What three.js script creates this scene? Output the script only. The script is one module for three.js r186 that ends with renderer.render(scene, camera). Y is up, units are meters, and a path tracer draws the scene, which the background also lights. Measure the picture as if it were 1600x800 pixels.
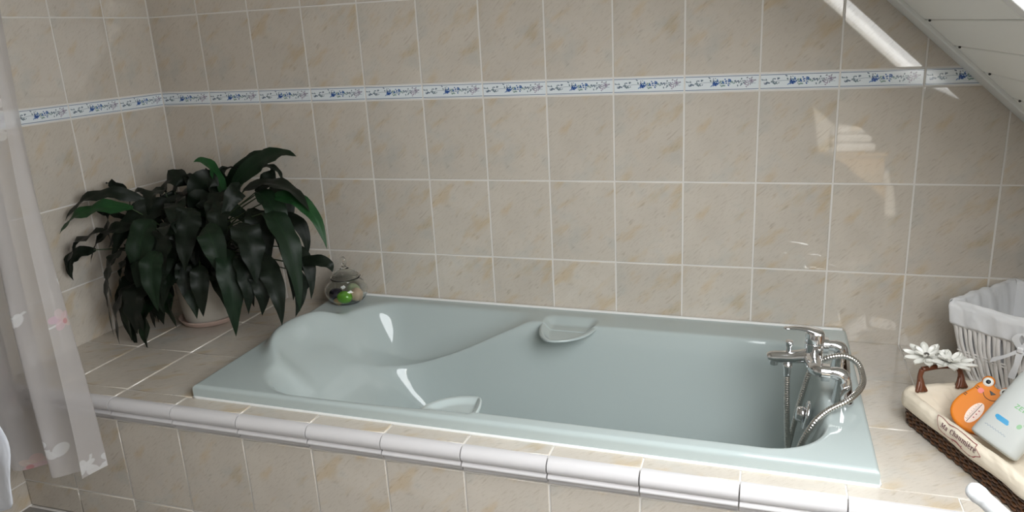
import * as THREE from 'three';
import { mergeGeometries, mergeVertices } from 'three/addons/utils/BufferGeometryUtils.js';
import { RoundedBoxGeometry } from 'three/addons/geometries/RoundedBoxGeometry.js';
import { RectAreaLightUniformsLib } from 'three/addons/lights/RectAreaLightUniformsLib.js';
import { ImprovedNoise } from 'three/addons/math/ImprovedNoise.js';

// ------------------------------------------------------------------ camera, sky, light, exposure
const scene = new THREE.Scene();
const camera = new THREE.PerspectiveCamera(37.1086, 2, 0.05, 60);
camera.position.set(2.0219, 1.2661, 2.2152);
camera.rotation.set(-0.28375, 0.32882, -0.05311, 'YXZ');
// even overcast sky, three times as bright overhead as at the horizon; dull ground below
const skyMap = new THREE.DataTexture(new Float32Array(256 * 128 * 4).map((_, i) => {
  const el = ((Math.floor(i / 1024) + 0.5) / 128 - 0.5) * Math.PI, k = el > 0 ? (0.22 + 0.78 * Math.sin(el)) : 0.07;
  return [0.93 * k, 0.975 * k, 1.0 * k, 1][i % 4];
}), 256, 128, THREE.RGBAFormat, THREE.FloatType);
skyMap.mapping = THREE.EquirectangularReflectionMapping; skyMap.magFilter = THREE.LinearFilter; skyMap.needsUpdate = true;
scene.background = skyMap;
scene.backgroundIntensity = 5;
const DAYLIGHT = 17, DAY_COLOR = new THREE.Color(0.95, 0.98, 1.0);
const SUN = 48, SUN_DIR = new THREE.Vector3(0.10, -0.63, 1).normalize();
const renderer = new THREE.WebGLRenderer({ antialias: true });
renderer.toneMapping = THREE.LinearToneMapping;
renderer.toneMappingExposure = 0.535;
renderer.shadowMap.enabled = true;
RectAreaLightUniformsLib.init();

// the sloped ceiling: u runs down the slope, v outwards through the roof
const SLOPE = { x: 2.2959, y: 1.2983, a: Math.atan(0.93) };
const SKYLIGHT = { u0: -0.46, u1: 0.58, z0: 0.90, z1: 2.16 };
const onSlope = (u, v, z) => new THREE.Vector3(SLOPE.x + u * Math.cos(SLOPE.a) + v * Math.sin(SLOPE.a), SLOPE.y - u * Math.sin(SLOPE.a) + v * Math.cos(SLOPE.a), z);
{
  const { u0, u1, z0, z1 } = SKYLIGHT;
  const day = new THREE.RectAreaLight(DAY_COLOR, DAYLIGHT, u1 - u0 - 0.1, z1 - z0 - 0.1);
  // its own width runs down the slope, its height along z
  const c = onSlope((u0 + u1) / 2, 0.030, (z0 + z1) / 2);
  day.position.copy(c);
  const X = new THREE.Vector3(Math.cos(SLOPE.a), -Math.sin(SLOPE.a), 0), Z = new THREE.Vector3(Math.sin(SLOPE.a), Math.cos(SLOPE.a), 0), Y = new THREE.Vector3().crossVectors(Z, X);
  day.quaternion.setFromRotationMatrix(new THREE.Matrix4().makeBasis(X, Y, Z));   // shines along -Z, into the room
  day.name = 'skylight_daylight';
  scene.add(day);
  // low winter sun over the roof: it only reaches the far end of the room, behind the camera
  const sun = new THREE.DirectionalLight(new THREE.Color(1, 0.93, 0.82), SUN);
  sun.position.set(2.35, 1.25, 1.6).addScaledVector(SUN_DIR, -8); sun.target.position.set(2.35, 1.25, 1.6); sun.name = 'sun';
  sun.castShadow = true; sun.shadow.mapSize.set(2048, 2048); Object.assign(sun.shadow.camera, { left: -3, right: 3, top: 3, bottom: -3, near: 0.5, far: 20 });
  scene.add(sun, sun.target);
}

// ------------------------------------------------------------------ helpers
function rng(seed) { let a = seed >>> 0; return () => { a = (a + 0x6d2b79f5) >>> 0; let t = a; t = Math.imul(t ^ (t >>> 15), t | 1); t ^= t + Math.imul(t ^ (t >>> 7), t | 61); return ((t ^ (t >>> 14)) >>> 0) / 4294967296; }; }
const perlin = new ImprovedNoise();
const noise = (x, y, z = 0) => perlin.noise(x + 37.3, y + 11.7, z + 5.1);
const fbm = (x, y, z = 0) => noise(x, y, z) * 0.6 + noise(x * 2.1, y * 2.1, z + 9) * 0.3 + noise(x * 4.3, y * 4.3, z + 17) * 0.16;
const clamp = (x, a = 0, b = 1) => Math.min(b, Math.max(a, x));
const smooth = (a, b, x) => { const t = clamp((x - a) / (b - a)); return t * t * (3 - 2 * t); };
const mix = (a, b, t) => a + (b - a) * t;
const V = (x, y, z) => new THREE.Vector3(x, y, z);
const names = new Map();
function numbered(name) { const n = names.get(name) ?? 0; names.set(name, n + 1); return n ? name + '_' + String(n).padStart(3, '0') : name; }
function tag(o, label, category, group, kind) { o.userData.label = label; o.userData.category = category; if (group) o.userData.group = group; if (kind) o.userData.kind = kind; return o; }
function thing(name, label, category, pos = [0, 0, 0], group) { const o = new THREE.Group(); o.name = numbered(name); o.position.set(...pos); scene.add(o); return tag(o, label, category, group); }
function structure(name, pos = [0, 0, 0]) { const o = new THREE.Group(); o.name = name; o.position.set(...pos); o.userData.kind = 'structure'; scene.add(o); return o; }
function part(name, geo, mat, parent, pos) { const m = new THREE.Mesh(geo, mat); m.name = name; m.castShadow = m.receiveShadow = true; if (pos) m.position.set(...pos); parent.add(m); return m; }
const box = (w, h, d, x = 0, y = 0, z = 0) => new THREE.BoxGeometry(w, h, d).translate(x, y, z);
const rbox = (w, h, d, r, x = 0, y = 0, z = 0, s = 2) => new RoundedBoxGeometry(w, h, d, s, r).translate(x, y, z);
const lathe = (pts, seg = 32) => new THREE.LatheGeometry(pts.map(([r, y]) => new THREE.Vector2(r, y)), seg);
const tube = (pts, r, seg = 32, rad = 8, closed = false) => new THREE.TubeGeometry(new THREE.CatmullRomCurve3(pts.map((p) => (p.isVector3 ? p : V(...p))), closed, 'centripetal'), seg, r, rad, closed);
const merge = (list) => mergeGeometries(list.map((g) => { const n = g.index ? g.toNonIndexed() : g; for (const k of Object.keys(n.attributes)) if (!['position', 'normal', 'uv'].includes(k)) n.deleteAttribute(k); return n; }));
// capped tube with a radius per point: a smooth pipe with rounded or flat ends
function pipe(pts, radii, seg = 24, rad = 12) {
  const curve = new THREE.CatmullRomCurve3(pts.map((p) => (p.isVector3 ? p : V(...p))), false, 'centripetal'), n = radii.length - 1, P = [], I = [];
  const fr = curve.computeFrenetFrames(seg, false);
  for (let i = 0; i <= seg; i++) {
    const u = i / seg, c = curve.getPointAt(u), t = curve.getUtoTmapping(u), k = Math.min(n - 1, Math.floor(t * n)), r = mix(radii[k], radii[k + 1], t * n - k);
    for (let j = 0; j < rad; j++) { const a = (j / rad) * Math.PI * 2; P.push(...c.clone().addScaledVector(fr.normals[i], Math.cos(a) * r).addScaledVector(fr.binormals[i], Math.sin(a) * r).toArray()); }
  }
  for (let i = 0; i < seg; i++) for (let j = 0; j < rad; j++) { const a = i * rad + j, b = i * rad + ((j + 1) % rad); I.push(a, b, a + rad, b, b + rad, a + rad); }
  const base = P.length / 3; P.push(...curve.getPointAt(0).toArray(), ...curve.getPointAt(1).toArray());
  for (let j = 0; j < rad; j++) { I.push(base, (j + 1) % rad, j); I.push(base + 1, seg * rad + j, seg * rad + ((j + 1) % rad)); }
  const g = new THREE.BufferGeometry(); g.setAttribute('position', new THREE.Float32BufferAttribute(P, 3)); g.setAttribute('uv', new THREE.Float32BufferAttribute(new Float32Array((P.length / 3) * 2), 2)); g.setIndex(I); g.computeVertexNormals();
  return g;
}
// a grid surface f(s, t) -> Vector3
function surface(f, ns, nt, closedS = false) {
  const P = [], U = [], I = [];
  for (let j = 0; j <= nt; j++) for (let i = 0; i <= ns; i++) { const p = f(i / ns, j / nt); P.push(p.x, p.y, p.z); U.push(i / ns, j / nt); }
  for (let j = 0; j < nt; j++) for (let i = 0; i < ns; i++) { const a = j * (ns + 1) + i, b = a + 1, c = a + ns + 1, d = c + 1; I.push(a, b, c, b, d, c); }
  const g = new THREE.BufferGeometry(); g.setAttribute('position', new THREE.Float32BufferAttribute(P, 3)); g.setAttribute('uv', new THREE.Float32BufferAttribute(U, 2)); g.setIndex(I); g.computeVertexNormals();
  if (closedS) { const N = g.attributes.normal; for (let j = 0; j <= nt; j++) { const a = j * (ns + 1), b = a + ns, n = V(N.getX(a) + N.getX(b), N.getY(a) + N.getY(b), N.getZ(a) + N.getZ(b)).normalize(); N.setXYZ(a, n.x, n.y, n.z); N.setXYZ(b, n.x, n.y, n.z); } }
  return g;
}
function texture(w, h, f, srgb = true) {
  const d = new Uint8Array(w * h * 4);
  for (let y = 0; y < h; y++) for (let x = 0; x < w; x++) { const c = f(x / w, y / h); const k = (y * w + x) * 4; d[k] = clamp(c[0]) * 255; d[k + 1] = clamp(c[1]) * 255; d[k + 2] = clamp(c[2]) * 255; d[k + 3] = 255; }
  const t = new THREE.DataTexture(d, w, h); t.magFilter = THREE.LinearFilter; t.minFilter = THREE.LinearMipmapLinearFilter; t.generateMipmaps = true; t.wrapS = t.wrapT = THREE.RepeatWrapping; if (srgb) t.colorSpace = THREE.SRGBColorSpace; t.needsUpdate = true; return t;
}
function canvasTexture(w, h, draw) {
  const c = document.createElement('canvas'); c.width = w; c.height = h; draw(c.getContext('2d'), w, h);
  const t = new THREE.CanvasTexture(c); t.colorSpace = THREE.SRGBColorSpace; return t;
}
const std = (color, roughness, o = {}) => new THREE.MeshStandardMaterial({ color, roughness, ...o });
const lin = (r, g, b) => new THREE.Color().setRGB(r, g, b);

// ------------------------------------------------------------------ materials of the setting
const tileMaps = [0, 1, 2, 3, 4, 5].map((s) => texture(192, 240, (x, y) => {
  const X = x * 0.2, Y = y * 0.25;                                    // metres
  const a = 0.75, u = X * Math.cos(a) + Y * Math.sin(a), v = -X * Math.sin(a) + Y * Math.cos(a);   // brushed along the diagonal
  const big = fbm(X * 11 + s * 13.1, Y * 11, s * 3.3), ochre = smooth(0.05, 0.5, fbm(u * 9 + s * 7.7, v * 24, s + 2.2));
  const grey = smooth(0.0, 0.55, fbm(X * 13 + 50 + s * 4.1, Y * 13, s * 1.7)), fleck = smooth(0.22, 0.5, noise(u * 34 + s * 5.5, v * 190, s * 2)) * smooth(-0.05, 0.4, noise(X * 30 + s, Y * 30, 8.8)) + 0.5 * smooth(0.15, 0.5, noise(u * 60 + s * 2.5, v * 260, s * 4)), grain = noise(X * 420, Y * 420, s) * 0.012;
  const c = [0.80, 0.765, 0.722].map((k, i) => k + big * 0.03 - ochre * [0.012, 0.042, 0.088][i] - grey * [0.036, 0.020, 0.008][i] - fleck * [0.05, 0.055, 0.06][i] + grain);
  return c;
}));
const tileMats = tileMaps.flatMap((map) => [1, 0.97, 1.02].map((k) => std(lin(k * 0.97, k * 0.97, k * 0.96), 0.022, { map })));
const groutMat = std(lin(0.72, 0.69, 0.65), 0.8);
const borderMap = canvasTexture(512, 120, (g, w, h) => {
  g.fillStyle = 'rgb(226,232,236)'; g.fillRect(0, 0, w, h);
  g.fillStyle = 'rgb(112,122,142)'; g.fillRect(0, 6, w, 5); g.fillRect(0, h - 12, w, 5);
  const r = rng(4), leafAt = (x, y, a, l, b, c) => { g.save(); g.translate(x, y); g.rotate(a); g.fillStyle = c; g.beginPath(); g.ellipse(l / 2, 0, l / 2, b, 0, 0, 6.3); g.fill(); g.restore(); };
  const sprig = (x, y, n, c, s) => { for (let i = 0; i < n; i++) leafAt(x + (r() - 0.5) * s * 1.25, 60 + (y - 60) * 1.2 + (r() - 0.5) * s * 1.15, r() * 6.28, 9 + r() * 10, 2.6 + r() * 2.2, c[(r() * c.length) | 0]); };
  g.strokeStyle = 'rgb(120,135,150)'; g.lineWidth = 2.5; g.beginPath(); for (let x = 20; x <= 490; x += 5) g.lineTo(x, 60 + Math.sin(x / 34) * 7); g.stroke();
  const greys = ['rgb(92,106,126)', 'rgb(120,136,146)', 'rgb(98,116,124)'], greens = ['rgb(132,158,150)', 'rgb(112,140,140)'], blues = ['rgb(44,86,150)', 'rgb(60,104,166)', 'rgb(76,110,160)'], mauves = ['rgb(164,152,170)', 'rgb(144,136,156)', 'rgb(150,150,160)'];
  sprig(26, 44, 4, greys, 18); sprig(42, 66, 8, greys, 30); sprig(72, 58, 7, greys, 26); sprig(104, 62, 10, greys, 36);
  sprig(196, 40, 6, greys, 28); sprig(212, 62, 22, blues, 36); sprig(246, 62, 12, greens, 40); sprig(276, 50, 9, blues, 26); sprig(306, 56, 13, blues, 32); sprig(336, 56, 6, greens, 30);
  sprig(376, 56, 10, greys, 36); sprig(408, 62, 8, greys, 30); sprig(448, 54, 18, mauves, 42); sprig(430, 84, 5, mauves, 20); sprig(470, 50, 8, mauves, 24);
  g.fillStyle = 'rgb(40,78,146)'; for (const [x, y] of [[205, 60], [218, 66], [212, 74]]) { g.beginPath(); g.arc(x, y, 8, 0, 6.3); g.fill(); }
});
const borderMat = std(0xffffff, 0.12, { map: borderMap });
const rollMat = std(lin(0.66, 0.64, 0.645), 0.14);
const whitePaint = std(lin(0.62, 0.60, 0.56), 0.8), boardMat = std(lin(0.86, 0.86, 0.82), 0.38), trimMat = std(lin(0.74, 0.75, 0.73), 0.35);
const nailMat = std(lin(0.05, 0.05, 0.05), 0.4, { metalness: 0.6 });

// ------------------------------------------------------------------ tiles
const TILT = 0.01112, DECK = (x) => 0.37 + TILT * (2.4 - x);          // the bath surround rises a little to the left
const ROW = { border1: 1.1289, border0: 1.0825, a: 0.8281, b: 0.5777 };
const GAP = 0.0046, tileCache = new Map();
function tileGeo(w, h, fullU = 0.2, fullV = 0.25) {
  const key = [w.toFixed(4), h.toFixed(4), fullU, fullV].join();
  if (tileCache.has(key)) return tileCache.get(key);
  const c = 0.0014, d = 0.006, x = w / 2, y = h / 2, P = [], U = [], N = [], I = [];
  const ring = (px, py, z, n) => { for (const [sx, sy] of [[-1, -1], [1, -1], [1, 1], [-1, 1]]) { P.push(sx * px, sy * py, z); U.push((sx * px) / fullU + 0.5, (sy * py) / fullV + 0.5); N.push(...(n ? V(sx * n, sy * n, 1).normalize().toArray() : [0, 0, 1])); } };
  ring(x - c, y - c, 0, 0); ring(x - c, y - c, 0, 0.0); ring(x, y, -c, 1.6); ring(x, y, -d, 2.5);
  I.push(0, 1, 2, 0, 2, 3);
  for (const o of [4, 8]) for (let k = 0; k < 4; k++) { const a = o + k, b = o + ((k + 1) % 4); I.push(a, a + 4, b, b, a + 4, b + 4); }
  const g = new THREE.BufferGeometry(); g.setAttribute('position', new THREE.Float32BufferAttribute(P, 3)); g.setAttribute('normal', new THREE.Float32BufferAttribute(N, 3)); g.setAttribute('uv', new THREE.Float32BufferAttribute(U, 2)); g.setIndex(I);
  tileCache.set(key, g); return g;
}
const tr = rng(77);
function tileAt(parent, w, h, pos, facing, opt = {}) {
  const m = part(opt.name ?? 'tile', tileGeo(w - (opt.gap ?? GAP), h - (opt.gap ?? GAP), opt.fullU, opt.fullV), opt.mat ?? tileMats[(tr() * tileMats.length) | 0], parent, pos);
  const k = opt.warp ?? 0.0022, j = () => (tr() - 0.5) * 2 * k;        // tilers never set two tiles quite in plane
  if (facing === 'front') m.rotation.set(j(), j(), 0); else if (facing === 'right') m.rotation.set(0, Math.PI / 2 + j(), 0); else m.rotation.set(-Math.PI / 2 + j() * 0.5, -TILT, 0, 'ZXY');
  if (facing === 'up') m.rotation.set(-Math.PI / 2 + j() * 0.5, j() * 0.5 - 0, 0);
  return m;
}

// ------------------------------------------------------------------ room shell
const ROOM = { x1: 3.05, z1: 3.2, top: 2.37 };
const wallBack = structure('wall_back');
// a gable: its top follows the roof
const gable = (z) => { const roof = (x) => SLOPE.y - 0.93 * (x - SLOPE.x) + 0.34, sh = new THREE.Shape([[-0.12, -0.1], [ROOM.x1 + 0.12, -0.1], [ROOM.x1 + 0.12, roof(ROOM.x1 + 0.12)], [SLOPE.x + (SLOPE.y + 0.34 - 2.5) / 0.93, 2.5], [-0.12, 2.5]].map((p) => new THREE.Vector2(...p))); return new THREE.ExtrudeGeometry(sh, { depth: 0.12, bevelEnabled: false }).translate(0, 0, z); };
part('wall_body', gable(-0.12 - 0.0014), groutMat, wallBack);
{
  const rows = [[0.34, ROW.b], [ROW.b, ROW.a], [ROW.a, ROW.border0], [ROW.border1, ROW.border1 + 0.2514], [ROW.border1 + 0.2514, ROW.border1 + 0.5028], [ROW.border1 + 0.5028, ROW.border1 + 0.7542], [ROW.border1 + 0.7542, ROW.border1 + 1.0056], [ROW.border1 + 1.0056, 2.37]];
  const slopeY = (x) => SLOPE.y - 0.93 * (x - SLOPE.x);
  for (let k = 0; k < 15; k++) {
    const x0 = k * 0.2, x1 = x0 + 0.2;
    for (const [y0, y1] of rows) if (y0 < slopeY(x0)) tileAt(wallBack, x1 - x0, y1 - y0, [(x0 + x1) / 2, (y0 + y1) / 2, 0], 'front');
    if (ROW.border0 < slopeY(x0)) tileAt(wallBack, 0.2, ROW.border1 - ROW.border0, [(x0 + x1) / 2, (ROW.border0 + ROW.border1) / 2, 0.0004], 'front', { name: 'border_tile', mat: borderMat, fullU: 0.2 - GAP, fullV: ROW.border1 - ROW.border0 - GAP });
  }
}
const wallLeft = structure('wall_left');
part('wall_body', box(0.12, 2.8, ROOM.z1 + 0.3, -0.06 - 0.0014, 1.3, ROOM.z1 / 2), groutMat, wallLeft);
{
  const rows = [[0, 0.0777], [0.0777, 0.3277], [0.3277, ROW.b], [ROW.b, ROW.a], [ROW.a, ROW.border0], [ROW.border1, ROW.border1 + 0.2514], [ROW.border1 + 0.2514, ROW.border1 + 0.5028], [ROW.border1 + 0.5028, ROW.border1 + 0.7542], [ROW.border1 + 0.7542, ROW.border1 + 1.0056], [ROW.border1 + 1.0056, 2.37]];
  for (let m = 0; m < 8; m++) {
    const z0 = m ? m * 0.2 - 0.008 : 0, z1 = m * 0.2 + 0.192;
    for (const [y0, y1] of rows) if (y1 > 0.4 || z1 > 0.78) tileAt(wallLeft, z1 - z0, y1 - y0, [0, (y0 + y1) / 2, (z0 + z1) / 2], 'right');
    tileAt(wallLeft, z1 - z0, ROW.border1 - ROW.border0, [0.0004, (ROW.border0 + ROW.border1) / 2, (z0 + z1) / 2], 'right', { name: 'border_tile', mat: borderMat, fullU: 0.2 - GAP, fullV: ROW.border1 - ROW.border0 - GAP });
  }
}
part('plaster', box(0.004, 2.37, ROOM.z1 - 1.592, -0.0002, 1.185, (ROOM.z1 + 1.592) / 2), whitePaint, wallLeft);
const wallRear = structure('wall_rear'); part('wall_body', gable(ROOM.z1), whitePaint, wallRear);
const wallRight = structure('wall_right'); part('wall_body', box(0.12, 1.0, ROOM.z1 + 0.3, ROOM.x1 + 0.06, 0.4, ROOM.z1 / 2), whitePaint, wallRight);
const floor = structure('floor');
part('floor_body', box(ROOM.x1 + 0.3, 0.1, ROOM.z1 + 0.3, ROOM.x1 / 2, -0.0525, ROOM.z1 / 2), groutMat, floor);
{
  const floorMats = [0.95, 1, 1.05].map((k) => std(lin(0.25 * k, 0.24 * k, 0.23 * k), 0.25));
  for (let i = 0; i < 10; i++) for (let j = 0; j < 8; j++) { const w = i === 9 ? 0.345 : 0.3; tileAt(floor, w, 0.3, [i * 0.3 + w / 2, 0, 0.815 + j * 0.3 + 0.15], 'up', { mat: floorMats[(tr() * 3) | 0], name: 'floor_tile' }); }
}
const ceiling = structure('ceiling'); part('ceiling_body', box(1.6, 0.14, ROOM.z1 + 0.3, 0.55, ROOM.top + 0.07, ROOM.z1 / 2), whitePaint, ceiling);

// sloped ceiling: boards under the rafters, an opening for the skylight, a trim along the tiled wall
const slope = structure('ceiling_slope', [SLOPE.x, SLOPE.y, 0]);
slope.rotation.z = -SLOPE.a;
{
  const { u0, u1, z0, z1 } = SKYLIGHT, U0 = -1.72, U1 = 1.16, Z0 = -0.12, Z1 = ROOM.z1 + 0.12, t = 0.24, y = 0.022 + t / 2;
  for (const [a, b, c, d] of [[U0, u0, Z0, Z1], [u1, U1, Z0, Z1], [u0, u1, Z0, z0], [u0, u1, z1, Z1]]) part('ceiling_body', box(b - a, t, d - c, (a + b) / 2, y, (c + d) / 2), whitePaint, slope);
  const W = 0.0908, board = (a, b, c, d) => part('ceiling_board', rbox(b - a - 0.0016, 0.012, d - c, 0.0028, (a + b) / 2, 0.016, (c + d) / 2, 1), boardMat, slope);
  for (let i = -17; i < 12; i++) {
    const a = 0.0872 + i * W - 0.0, b = a + W;
    if (b <= u0 || a >= u1) board(a, Math.min(b, U1), 0.0, ROOM.z1);
    else { board(a, b, 0, z0); board(a, b, z1, ROOM.z1); if (a < u0) board(a, u0, z0, z1); if (b > u1) board(u1, b, z0, z1); }
    part('nail', new THREE.SphereGeometry(0.0032, 8, 6), nailMat, slope, [a, 0.0095, 0.19]);
  }
}
const trim = structure('trim_1', [SLOPE.x, SLOPE.y, 0]); trim.rotation.z = -SLOPE.a;
part('trim_strip', rbox(2.8, 0.012, 0.135, 0.004, -0.26, 0.006, 0.0675, 2), trimMat, trim);
// skylight: lining, sash, glass
const skylight = structure('window_1', [SLOPE.x, SLOPE.y, 0]); skylight.rotation.z = -SLOPE.a;
{
  const { u0, u1, z0, z1 } = SKYLIGHT, um = (u0 + u1) / 2, zm = (z0 + z1) / 2, sash = std(lin(0.8, 0.8, 0.78), 0.35);
  part('window_frame', merge([rbox(0.05, 0.05, z1 - z0, 0.006, u0 + 0.025, 0.035, zm), rbox(0.05, 0.05, z1 - z0, 0.006, u1 - 0.025, 0.035, zm), rbox(u1 - u0, 0.05, 0.05, 0.006, um, 0.035, z0 + 0.025), rbox(u1 - u0, 0.05, 0.05, 0.006, um, 0.035, z1 - 0.025)]), sash, skylight);
  part('window_glass', box(u1 - u0 - 0.1, 0.004, z1 - z0 - 0.1, um, 0.040, zm), new THREE.MeshPhysicalMaterial({ color: 0xffffff, roughness: 0, transmission: 1, thickness: 0 }), skylight);
}

// ------------------------------------------------------------------ tiled bath surround
const surround = structure('bath_surround');
{
  // masonry under the tiles, with a hole where the bath sits
  const bed = (x0, x1, z0, z1) => box(x1 - x0, 0.345, z1 - z0, (x0 + x1) / 2 - 2.4, -0.1725 - 0.0024, (z0 + z1) / 2).rotateZ(-TILT).translate(2.4, 0.37, 0);
  part('surround_body', merge([bed(0.002, 0.63, 0, 0.8076), bed(2.246, ROOM.x1, 0, 0.8076), bed(0.63, 2.246, 0.7575, 0.8076)]), groutMat, surround);
  const lay = (x0, x1, z0, z1, o) => tileAt(surround, x1 - x0, z1 - z0, [(x0 + x1) / 2, DECK((x0 + x1) / 2), (z0 + z1) / 2], 'up', { gap: 0.0032, ...o });
  for (const [z0, z1] of [[0, 0.255], [0.255, 0.505], [0.505, 0.7555]]) for (const [x0, x1] of [[0, 0.2], [0.2, 0.4], [0.4, 0.634], ...(z0 > 0.5 ? [[2.24, 2.49], [2.49, 2.69], [2.69, 2.89], [2.89, 3.05]] : [[2.24, 2.4], [2.4, 2.6], [2.6, 2.8], [2.8, 3.05]])]) lay(x0, x1, z0, z1, { fullU: 0.25, fullV: 0.25 });
  // edge pieces: flat strip, round nose, groove, bead, foot strip
  const prof = [[0.7985, -0.001], [0.806, 0.0004], [0.814, -0.0006], [0.8205, -0.0042], [0.8255, -0.0105], [0.8275, -0.018], [0.8262, -0.0255], [0.8225, -0.0308], [0.8185, -0.0333], [0.8178, -0.0352], [0.8205, -0.0368], [0.8235, -0.0398], [0.8243, -0.0428], [0.8228, -0.0462], [0.8188, -0.0486], [0.8155, -0.0500], [0.8142, -0.0525], [0.8138, -0.0602], [0.806, -0.0606]];
  const noseGeo = (w) => { const g = surface((s, t) => { const f = t * (prof.length - 1), k = Math.min(prof.length - 2, Math.floor(f)), a = prof[k], b = prof[k + 1]; return V((s - 0.5) * w, mix(a[1], b[1], f - k), mix(a[0], b[0], f - k)); }, 1, prof.length - 1); return g; };
  const endCap = (w) => { const sh = new THREE.Shape(prof.map(([z, y]) => new THREE.Vector2(z, y))); const a = new THREE.ShapeGeometry(sh).rotateY(-Math.PI / 2); return [a.clone().translate(w / 2, 0, 0), a.clone().translate(-w / 2, 0, 0)]; };
  const full = merge([noseGeo(0.197), ...endCap(0.197)]), last = merge([noseGeo(0.247), ...endCap(0.247)]);
  for (let k = 0; k < 15; k++) {
    const x0 = k * 0.2, w = k === 14 ? 0.25 : 0.2, x = x0 + w / 2, y = DECK(x);
    lay(x0, x0 + w, 0.7555, 0.8015, { fullU: 0.2, fullV: 0.25, warp: 0.002 });
    const n = part('edge_tile', k === 14 ? last : full, rollMat, surround, [x, y, 0]); n.rotation.z = -TILT;
    tileAt(surround, w, 0.245, [x, y - 0.0655 - 0.1225, 0.81], 'front');
    tileAt(surround, w, y - 0.311, [x, (y - 0.311) / 2, 0.81], 'front');
  }
}

// ------------------------------------------------------------------ bathtub
const tubMat = std(lin(0.445, 0.505, 0.498), 0.06), sealMat = std(lin(0.8, 0.8, 0.78), 0.4);
const chrome = std(lin(0.78, 0.78, 0.79), 0.06, { metalness: 1 });
const lerpTable = (T, x) => { if (x <= T[0][0]) return T[0][1]; for (let i = 1; i < T.length; i++) if (x <= T[i][0]) { const t = (x - T[i - 1][0]) / (T[i][0] - T[i - 1][0]); return mix(T[i - 1][1], T[i][1], t); } return T[T.length - 1][1]; };
// the same table read as a smooth curve (Catmull-Rom in x)
function curveTable(T) { return (x) => { let i = 1; while (i < T.length - 1 && x > T[i][0]) i++; const p0 = T[Math.max(0, i - 2)], p1 = T[i - 1], p2 = T[i], p3 = T[Math.min(T.length - 1, i + 1)], h = p2[0] - p1[0], t = clamp((x - p1[0]) / h), m1 = ((p2[1] - p0[1]) / (p2[0] - p0[0])) * h, m2 = ((p3[1] - p1[1]) / (p3[0] - p1[0])) * h; return (2 * t ** 3 - 3 * t * t + 1) * p1[1] + (t ** 3 - 2 * t * t + t) * m1 + (-2 * t ** 3 + 3 * t * t) * p2[1] + (t ** 3 - t * t) * m2; }; }
const smin = (a, b, k) => { const h = clamp(0.5 + (0.5 * (b - a)) / k); return mix(b, a, h) - k * h * (1 - h); };
const smax = (a, b, k) => -smin(-a, -b, k);
const softRamp = (t, e) => (t + Math.sqrt(t * t + e * e)) / 2;
const sdBox = (x, z, x0, x1, z0, z1, r) => { const qx = Math.abs(x - (x0 + x1) / 2) - (x1 - x0) / 2 + r, qz = Math.abs(z - (z0 + z1) / 2) - (z1 - z0) / 2 + r; return Math.hypot(Math.max(qx, 0), Math.max(qz, 0)) + Math.min(Math.max(qx, qz), 0) - r; };
const sdEll = (x, z, cx, cz, rx, rz) => { const px = (x - cx) / rx, pz = (z - cz) / rz, l = Math.hypot(px, pz), g = Math.hypot(px / rx, pz / rz) || 1e-6; return l * (l - 1) / g || -Math.min(rx, rz); };
const TUB = { x0: 0.618, x1: 2.262, z0: 0.009, z1: 0.7535, rim: 0.0347 };
const bowlDepth = curveTable([[0.62, -0.012], [0.66, 0.0], [0.70, 0.022], [0.77, 0.060], [0.83, 0.108], [0.89, 0.148], [0.976, 0.158], [1.08, 0.129], [1.17, 0.091], [1.28, 0.038], [1.36, 0.004], [1.42, 0], [2.4, 0]]);
const wellDepth = curveTable([[0.69, -0.02], [0.75, 0.018], [0.81, 0.068], [0.87, 0.130], [0.93, 0.198], [0.99, 0.262], [1.08, 0.325], [1.22, 0.352], [1.4, 0.368], [1.5, 0.372], [1.7, 0.378], [2.3, 0.384]]);
const farRest = (x, z) => sdEll(x, z, 1.455, 0.10, x < 1.455 ? 0.066 : 0.112, 0.150), nearRest = (x, z) => sdEll(x, z, 1.372, 0.74, x < 1.372 ? 0.12 : 0.03, 0.115);
const farTop = (x, z) => 0.003 + 0.019 * smooth(0.003, 0.036, -farRest(x, z)) * smooth(0.060, 0.10, z), nearTop = (x, z) => 0.003 + 0.014 * smooth(0.0, 0.03, -nearRest(x, z)) * smooth(0.735, 0.69, z);
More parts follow.
